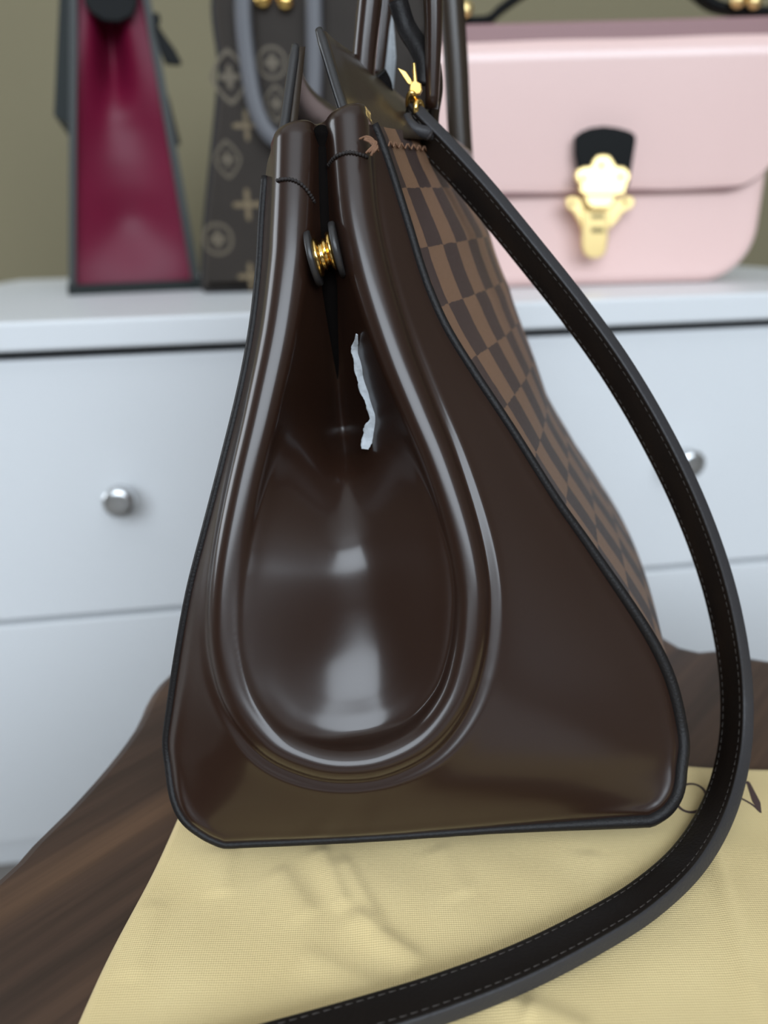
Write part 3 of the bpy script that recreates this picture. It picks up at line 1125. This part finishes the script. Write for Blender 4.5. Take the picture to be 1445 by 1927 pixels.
# folded end of the strap around the ring
tube('strap_loop', catmull([atY(766, 218, .2375), atY(770, 233, .236), atY(783, 245, .235), atY(800, 250, .235), atY(812, 253, .236)], 30), np.interp(np.linspace(0, 1, 30), [0, .3, 1], [.0013, .0019, .0020]), M['strapedge'], strap, 10)
C2 = catmull([atY(785, 236, .2385), atY(776, 226, .2375), atY(771, 224, .2400), atY(773, 232, .2425), atY(790, 246, .2430)], 24)
tube('strap_end_keeper', catmull([atY(813, 246, .2345), atY(809, 256, .2335), atY(803, 262, .234)], 8), 0.0006, M['darkthread'], strap, 6)

# ------------------------------------------------------------------ tissue paper
Zp = []
tp = [(672, 632), (668, 660), (674, 690), (680, 720), (688, 745), (697, 770), (702, 790), (697, 808), (690, 828), (688, 846)]
wdp = [2, 5, 7.5, 8, 8.5, 7, 6, 10, 12, 7]
tp3 = []
for (x, y) in tp:
    tp3.append(on_gusset(x, y, 0.0022))
C = catmull(tp3, 70)
T, N, B = frames(C)
side = np.cross(T, en)
side /= np.linalg.norm(side, axis=1)[:, None]
Wd = np.interp(np.linspace(0, 1, 70), np.linspace(0, 1, len(wdp)), wdp) * 0.000145
rows = []
for s in np.linspace(-1, 1, 7):
    jag = 1 + 0.18 * np.sin(np.arange(70) * 0.55 + s * 2) + 0.05 * rng.standard_normal(70)
    rows.append(C + side * (s * Wd * jag)[:, None] + en * (0.00025 * np.sin(np.arange(70) * .45 + s * 2)[:, None]))
A = np.stack(rows, 1)
Bk = A - en * 0.0003
V = np.concatenate([A.reshape(-1, 3), Bk.reshape(-1, 3)])
Fc = grid_faces(70, 7) + [tuple(i + 490 for i in q_) for q_ in grid_faces(70, 7)]
bd = [i for i in range(7)] + [r * 7 + 6 for r in range(1, 70)] + [69 * 7 + c for c in range(5, -1, -1)] + [r * 7 for r in range(68, 0, -1)]
Fc += [(bd[i], bd[(i + 1) % len(bd)], 490 + bd[(i + 1) % len(bd)], 490 + bd[i]) for i in range(len(bd))]
o = mesh('tissue_shred', V, Fc, M['paper'], None)
tag(o, 'thin crinkled white shred of tissue paper caught in the handbag end fold', 'paper')
# blade of tissue paper standing up out of the open bag
pp = [(738, 20), (743, 60), (745, 110), (741, 170), (733, 240), (714, 240), (716, 190), (722, 150), (728, 100), (733, 50)]
V, Fc = outline_geo([(atY(x, y, .275)[0], atY(x, y, .275)[2]) for x, y in pp], lambda x, z, h: (x, .275 - h + 0.003 * math.sin(z * 300), z), 0.0006)
tag(mesh('tissue_sheet', V, Fc, M['paper'], None, False), 'narrow upright point of white tissue paper poking out between the handles', 'paper')

# ------------------------------------------------------------------ burgundy handbag seen from its end
def Dz(px, py):
    return atZ(px, py, DT)


def YZbox(px, py, Y):
    return atY(px, py, Y)


YR = 0.655
rL, rR = atY(147, 552, YR), atY(362, 548, YR)
red = empty('burgundy_handbag', (float((rL[0] + rR[0]) / 2), YR, DT), 'burgundy leather handbag with black edges on the white chest', 'handbag')


def profile_solid(name, ptsbot, ptstop, ya, yb, m, par, bev=0.004):
    pass


xc = (rL[0] + rR[0]) / 2
hb_ = (rR[0] - rL[0]) / 2
rT0, rT1 = atY(147, 0, YR), atY(266, 0, YR)
# tapering gusset panel: dished, with a pleat towards the top
nr, nc = 60, 40
zr = np.linspace(0.006, 0.275, nr)
zfr = zr / (rT0[2] - DT)
xl = rL[0] + (rT0[0] - rL[0]) * zfr
xr = rR[0] + (rT1[0] - rR[0]) * zfr
sg = np.linspace(0, 1, nc)
Xr = xl[:, None] * (1 - sg) + xr[:, None] * sg
fold = smooth(0.10, 0.20, zr)[:, None]
Yr = YR + 0.004 + 0.030 * fold * np.exp(-((sg[None] - 0.45) / (0.16 + 0.1 * (1 - fold))) ** 2) + 0.010 * np.sin(math.pi * sg)[None] * smooth(0, 0.05, zr)[:, None] \
     - 0.007 * np.exp(-((zr[:, None] - 0.145) / 0.022) ** 2) * np.exp(-((sg[None] - 0.48) / 0.2) ** 2) + 0.004 * np.exp(-((zr[:, None] - 0.062) / 0.016) ** 2) * np.exp(-((sg[None] - 0.5) / 0.25) ** 2)
Yr = Yr - 0.16 * np.maximum(zr - 0.13, 0)[:, None] * np.sin(math.pi * sg)[None]
Zr = DT + np.repeat(zr[:, None], nc, 1)
Vg = np.stack([Xr, Yr, Zr], -1)
mesh('gusset', Vg.reshape(-1, 3), grid_faces(nr, nc), M['red'], red)
DR = 0.19


def slab(name, p0, p1, p2, p3, th, m, par, y0, y1, b=0.002):
    """upright panel running back from y0 to y1; its end profile is the quadrilateral p0..p3 in (x, z)"""
    V = [(p[0], y, p[1]) for y in (y0, y1) for p in (p0, p1, p2, p3)]
    Fc = [(0, 1, 2, 3), (4, 7, 6, 5), (0, 4, 5, 1), (1, 5, 6, 2), (2, 6, 7, 3), (3, 7, 4, 0)]
    return mesh(name, V, Fc, m, par, False)


t_ = 0.0055
slab('side_panel', (xl[0] - t_, DT), (xl[0], DT), (xl[-1], DT + .275), (xl[-1] - t_, DT + .275), t_, M['greyedge'], red, YR - .003, YR + DR)
slab('side_panel', (xr[0], DT), (xr[0] + t_ * 1.3, DT), (xr[-1] + t_, DT + .275), (xr[-1], DT + .275), t_, M['greyedge'], red, YR - .003, YR + DR)
slab('base', (xl[0] - t_, DT), (xr[0] + t_ * 1.3, DT), (xr[0] + t_ * 1.1, DT + .0085), (xl[0] - t_ * .9, DT + .0085), t_, M['blackgreen'], red, YR - .004, YR + DR)
q0, q1, q2 = atY(120, 235, YR + .03), atY(136, 235, YR + .03), atY(130, -20, YR + .03)
slab('side_flap', (atY(113, 222, .66)[0], atY(113, 222, .66)[2]), (atY(140, 236, .66)[0], atY(140, 236, .66)[2]), (atY(140, -60, .66)[0], atY(140, -60, .66)[2]), (atY(122, -60, .66)[0], atY(122, -60, .66)[2]), 0, M['blackgreen'], red, YR + .004, YR + DR - .02)
k0 = [(285, 150), (345, 272), (336, 276), (330, 262), (318, 262)]
for pts, Y, th, m, nm in (((( 302, 130), (322, 180), (344, 268), (334, 272), (318, 230)), YR + .012, .006, M['canvas'], 'side_pocket'),
                          (((281, 18), (292, 16), (296, 30), (292, 42), (304, 60), (322, 84), (336, 110), (330, 115), (306, 114), (296, 92), (284, 50)), YR - .002, .004, M['black'], 'hang_tag')):
    flat_px(pts, Y, th, m, nm, red, 0.0006)
# black folded top flap hanging over the gusset
flat_px([(160, -70), (262, -70), (254, 8), (246, 28), (222, 42), (196, 42), (172, 28), (160, 8)], YR + .0005, .006, M['black'], 'flap_end', red, .001)

red.rotation_euler = (0, 0, math.radians(17))

# ------------------------------------------------------------------ monogram handbag
YM = 0.615
mono = empty('monogram_handbag', (float(atY(600, 552, YM)[0]), YM + .07, DT), 'grey brown monogram canvas handbag standing beside the burgundy one', 'handbag')
mpts = [(378, 540), (388, 553), (460, 551), (560, 549), (680, 545), (800, 541), (815, 528), (800, 300), (776, -60), (430, -60), (412, 140), (398, 280), (384, 420)]
P2 = [(atY(x, y, YM)[0], max(atY(x, y, YM)[2], DT)) for x, y in mpts]
zmin = min(p[1] for p in P2)
P2 = catmull(np.array(P2 + P2[:1]), 120)[:-1]
P2[:, 1] = np.maximum(P2[:, 1], DT + 0.0026)
V, Fc = outline_geo(P2, lambda x, z, h: (x, YM + .17 - h, z), .17, .006, 4)
mesh('body', V, Fc, M['canvas'], mono, False)
tube('piping', np.array([(x, YM + .005, z) for x, z in P2]), 0.0022, M['piping'], mono, 8, True)


def motif_geo(kind, px, py, size):
    c = atY(px, py, YM)
    r = size
    out = []
    Yf = YM - .0003

    def poly(pts):
        V = [(c[0] + x * r, Yf, c[2] + z * r) for x, z in pts] + [(c[0] + x * r, Yf + .001, c[2] + z * r) for x, z in pts]
        n = len(pts)
        return V, [tuple(range(n)), tuple(range(2 * n - 1, n - 1, -1))] + [(i, (i + 1) % n, n + (i + 1) % n, n + i) for i in range(n)]

    def ring_(pts, k):
        n = len(pts)
        V = [(c[0] + x * r * s, Yf + dy, c[2] + z * r * s) for dy in (0, .001) for s in (1, k) for x, z in pts]
        Fc = []
        for i in range(n):
            j = (i + 1) % n
            Fc += [(i, j, n + j, n + i), (2 * n + i, 3 * n + i, 3 * n + j, 2 * n + j), (i, 2 * n + i, 2 * n + j, j), (n + i, n + j, 3 * n + j, 3 * n + i)]
        return V, Fc
    if kind == 'circle':
        out.append(ring_([(math.cos(t), math.sin(t)) for t in np.linspace(0, 2 * math.pi, 32, endpoint=False)], .82))
        k = 0.62
        out.append(poly([((.34 + .3 * math.cos(2 * t) ** 2) * k * 1.4 * math.cos(t), (.34 + .3 * math.cos(2 * t) ** 2) * k * 1.4 * math.sin(t)) for t in np.linspace(0, 2 * math.pi, 48, endpoint=False)]))
    elif kind == 'diamond':
        out.append(ring_([(abs(math.cos(t)) ** 1.5 * np.sign(math.cos(t)) * .9, abs(math.sin(t)) ** 1.5 * np.sign(math.sin(t)) * 1.15) for t in np.linspace(0, 2 * math.pi, 32, endpoint=False)], .82))
        out.append(poly([((.20 + .3 * math.cos(2 * t) ** 2) * math.cos(t), (.20 + .3 * math.cos(2 * t) ** 2) * math.sin(t)) for t in np.linspace(0, 2 * math.pi, 48, endpoint=False)]))
    else:
        out.append(poly([((.25 + .75 * math.cos(2 * t) ** 4) * math.cos(t), (.25 + .75 * math.cos(2 * t) ** 4) * math.sin(t)) for t in np.linspace(0, 2 * math.pi, 64, endpoint=False)]))
    return join(out)


for kd, px, py, s in (('diamond', 432, 145, .016), ('diamond', 428, 300, .012), ('circle', 410, 450, .0125), ('star', 464, 236, .011), ('star', 466, 385, .012), ('star', 472, 520, .011), ('circle', 512, 118, .011), ('diamond', 520, 195, .011), ('star', 540, 300, .011), ('circle', 600, 450, .0125), ('star', 656, 385, .012), ('diamond', 620, 300, .012), ('star', 560, 520, .011), ('star', 660, 520, .011), ('circle', 706, 450, .0125), ('diamond', 716, 300, .012), ('star', 754, 385, .012), ('circle', 704, 118, .011), ('star', 700, 210, .011), ('diamond', 520, 455, .012), ('star', 560, 385, .012), ('star', 756, 520, .011)):
    V, Fc = motif_geo(kd, px, py, s)
    mesh('printed_motif', V, Fc, M['motif2'] if kd == 'star' else M['motif'], mono, False)
tab_pts = [atY(462, -60, YM - .012), atY(458, 20, YM - .012), atY(466, 110, YM - .012), atY(482, 200, YM - .013), atY(508, 252, YM - .014), atY(545, 268, YM - .014), atY(580, 240, YM - .014), atY(592, 150, YM - .013), atY(590, -60, YM - .012)]
C = catmull(tab_pts, 80)
T = np.gradient(C, axis=0)
T /= np.linalg.norm(T, axis=1)[:, None]
side = np.cross(T, [0, -1.0, 0])
Wd = 0.0065
V = np.stack([C + side * Wd, C + side * Wd * .6 + np.array([0, -.003, 0]), C - side * Wd * .6 + np.array([0, -.003, 0]), C - side * Wd, C + np.array([0, .002, 0])], 1).reshape(-1, 3)
mesh('carry_strap', V, grid_faces(80, 5, True) + [tuple(range(5)), tuple(79 * 5 + k for k in range(5))], M['greystrap'], mono)
for px, py in ((495, -2), (537, 2)):
    V, Fc = lathe_geo([(0.003, 0), (0.006, 0.001), (0.006, 0.004), (0.003, 0.006)], atY(px, py, YM - .002), (0, -1, 0), 20)
    mesh('stud', V, Fc, M['gold'], mono)

# ------------------------------------------------------------------ pink patent handbag
YP = 0.575
p_l, p_r = atY(800, 540, YP), atY(1446, 530, YP)
zb = DT
pc = atY(1120, 540, YP)
pk = empty('pink_handbag', (float(pc[0]), YP + .04, DT), 'pale pink patent leather handbag with brass lock and flap', 'handbag')
xl_, xr_ = atY(812, 300, YP)[0], atY(1446, 430, YP)[0]
ztop = atY(1130, 40, YP)[2]


def rounded(x0, x1, z0, z1, rb_, rt_, n=10):
    pts = []
    for cx_, cz_, r_, a0 in ((x1 - rb_, z0 + rb_, rb_, -90), (x1 - rt_, z1 - rt_, rt_, 0), (x0 + rt_, z1 - rt_, rt_, 90), (x0 + rb_, z0 + rb_, rb_, 180)):
        for k in range(n + 1):
            a = math.radians(a0 + 90 * k / n)
            pts.append((cx_ + r_ * math.cos(a), cz_ + r_ * math.sin(a)))
    return pts


V, Fc = outline_geo(rounded(xl_ + .004, xr_ - .002, zb + 0.0003, ztop - .006, .040, .012), lambda x, z, h: (x, YP + .072 - h, z), .066, .010, 5)
mesh('body', V, Fc, M['pink'], pk, False)
zf = atY(1250, 361, YP)[2]
# flap: hangs in front, curls over the top edge
fo = rounded(xl_, xr_, zf, ztop, .036, .010, 12)
V, Fc = outline_geo(fo, lambda x, z, h: (x, YP + .004 - h - .002 * math.sin((z - zf) * 16), z), .0045, .0015, 3)
mesh('flap_edge', V, Fc, M['pinkedge'], pk, False)
fo = rounded(xl_ + .0008, xr_ - .0008, zf + .0012, ztop, .035, .010, 12)
nrf, ncf = 60, 80
# curved patent face of the flap: swelling front that rolls back over the top
us = np.linspace(0, 1, ncf)
zs0 = zf + .0012
zs1 = ztop - .022
prof = [(zs0 + (zs1 - zs0) * t, -0.004 + 0.005 * (1 - t)) for t in np.linspace(0, 1, 34)]
am = math.radians(56)
prof += [(zs1 + .0185 * math.sin(a * am) / math.sin(am), -0.004 + .030 * (1 - math.cos(a * am))) for a in np.linspace(0, 1, 20)[1:]]
prof += [(ztop - .0035 + .0035 * math.sin(a), .0092 + .012 * (1 - math.cos(a))) for a in np.linspace(0.3, math.pi / 2, 8)]
prof += [(ztop, .0212 + k * .009) for k in range(1, 5)]
nrf = len(prof)
rowsV = []
for z_, yo in prof:
    # side limits follow the rounded lower corners
    dz = z_ - zs0
    ins_ = 0.035 - math.sqrt(max(0.035 ** 2 - (0.035 - min(dz, 0.035)) ** 2, 0))
    x_ = (xl_ + .001 + ins_) + (xr_ - xl_ - .002 - 2 * ins_) * us
    y_ = YP - .0012 + yo + 0 * us - .0012 * min(1, dz / .004) + .0002 * np.sin(us * 14)
    rowsV.append(np.stack([x_, y_, np.full(ncf, z_)], 1))
A = np.array(rowsV)
mesh('flap', A.reshape(-1, 3), grid_faces(nrf, ncf), M['pink'], pk)
YL = YP - .010
flat_px([(1080, 258), (1092, 248), (1110, 241), (1135, 238), (1160, 241), (1182, 247), (1193, 254), (1195, 264), (1186, 320), (1180, 352), (1092, 352), (1080, 290)], YL, .0025, M['black'], 'lock_tab', pk, .0008)
flat_px([(1134, 291), (1122, 293), (1114, 303), (1110, 313), (1096, 314), (1084, 320), (1080, 332), (1084, 343), (1090, 350), (1086, 358), (1092, 366), (1104, 369), (1160, 369), (1172, 365), (1176, 352), (1178, 344), (1184, 334), (1181, 322), (1172, 314), (1158, 313), (1152, 302), (1146, 293)], YL - .0025, .0035, M['palegold'], 'lock_plate', pk, .0012, 5)
flat_px([(1062, 378), (1068, 371), (1080, 369), (1092, 374), (1104, 380), (1150, 380), (1164, 373), (1178, 368), (1190, 372), (1193, 381), (1188, 391), (1178, 396), (1168, 402), (1162, 414), (1152, 424), (1146, 430), (1092, 430), (1088, 420), (1082, 408), (1076, 398), (1066, 392)], YL + .001, .003, M['palegold'], 'catch_plate', pk, .001, 2)
flat_px([(1100, 366), (1154, 366), (1154, 380), (1147, 390), (1138, 394), (1112, 394), (1103, 388), (1098, 378)], YL - .004, .004, M['palegold'], 'hasp', pk, .0015, 5)
flat_px([(1096, 396), (1142, 396), (1143, 420), (1142, 450), (1138, 474), (1128, 485), (1110, 486), (1098, 478), (1093, 462), (1094, 420)], YL - .001, .003, M['palegold'], 'tongue', pk, .001, 1)
for a, b_ in (((1112, 403), (1137, 411)), ((1112, 428), (1136, 438))):
    flat_px([(a[0], a[1]), (b_[0], a[1]), (b_[0], b_[1]), (a[0], b_[1])], YL - .0036, .0008, M['golddark'], 'slot', pk, .0002)
for x, y in ((1132, 311), (1097, 336), (1167, 333), (1077, 382), (1176, 380)):
    V, Fc = lathe_geo([(0.0016, 0), (0.0019, .0004), (0.0016, .0010), (.0006, .0012)], atY(x, y, YL - .0058 if y < 350 else YL - .0018), (0, -1, 0), 14)
    mesh('rivet', V, Fc, M['golddark'], pk)
# handle straps of the pink bag: ends seen at both top corners
for pts, Y in ((((800, 60), (858, 44), (915, 40), (940, 20), (985, -12), (1050, -48), (1130, -72), (1210, -64), (1270, -42), (1310, -12), (1345, 12), (1400, 22), (1450, 24)), YP + .033),):
    C = catmull([atY(x, y, Y) for x, y in pts], 90)
    T = np.gradient(C, axis=0)
    T /= np.linalg.norm(T, axis=1)[:, None]
    side = np.cross(T, [0, -1.0, 0])
    V = np.stack([C + side * .0026 + np.array([0, -.006, 0]), C - side * .0026 + np.array([0, -.006, 0]), C - side * .0026 + np.array([0, .006, 0]), C + side * .0026 + np.array([0, .006, 0])], 1).reshape(-1, 3)
    mesh('top_handle', V, grid_faces(90, 4, True) + [(0, 1, 2, 3), (356, 357, 358, 359)], M['black'], pk, True)
for x, y in ((874, 20), (1385, 2), (1416, 4)):
    V, Fc = lathe_geo([(0.002, 0), (0.0052, .0008), (0.0058, .003), (0.0035, .0055), (.001, .0062)], atY(x, y, YP + .026), (0, -1, 0.2), 24)
    mesh('stud', V, Fc, M['palegold'], pk)
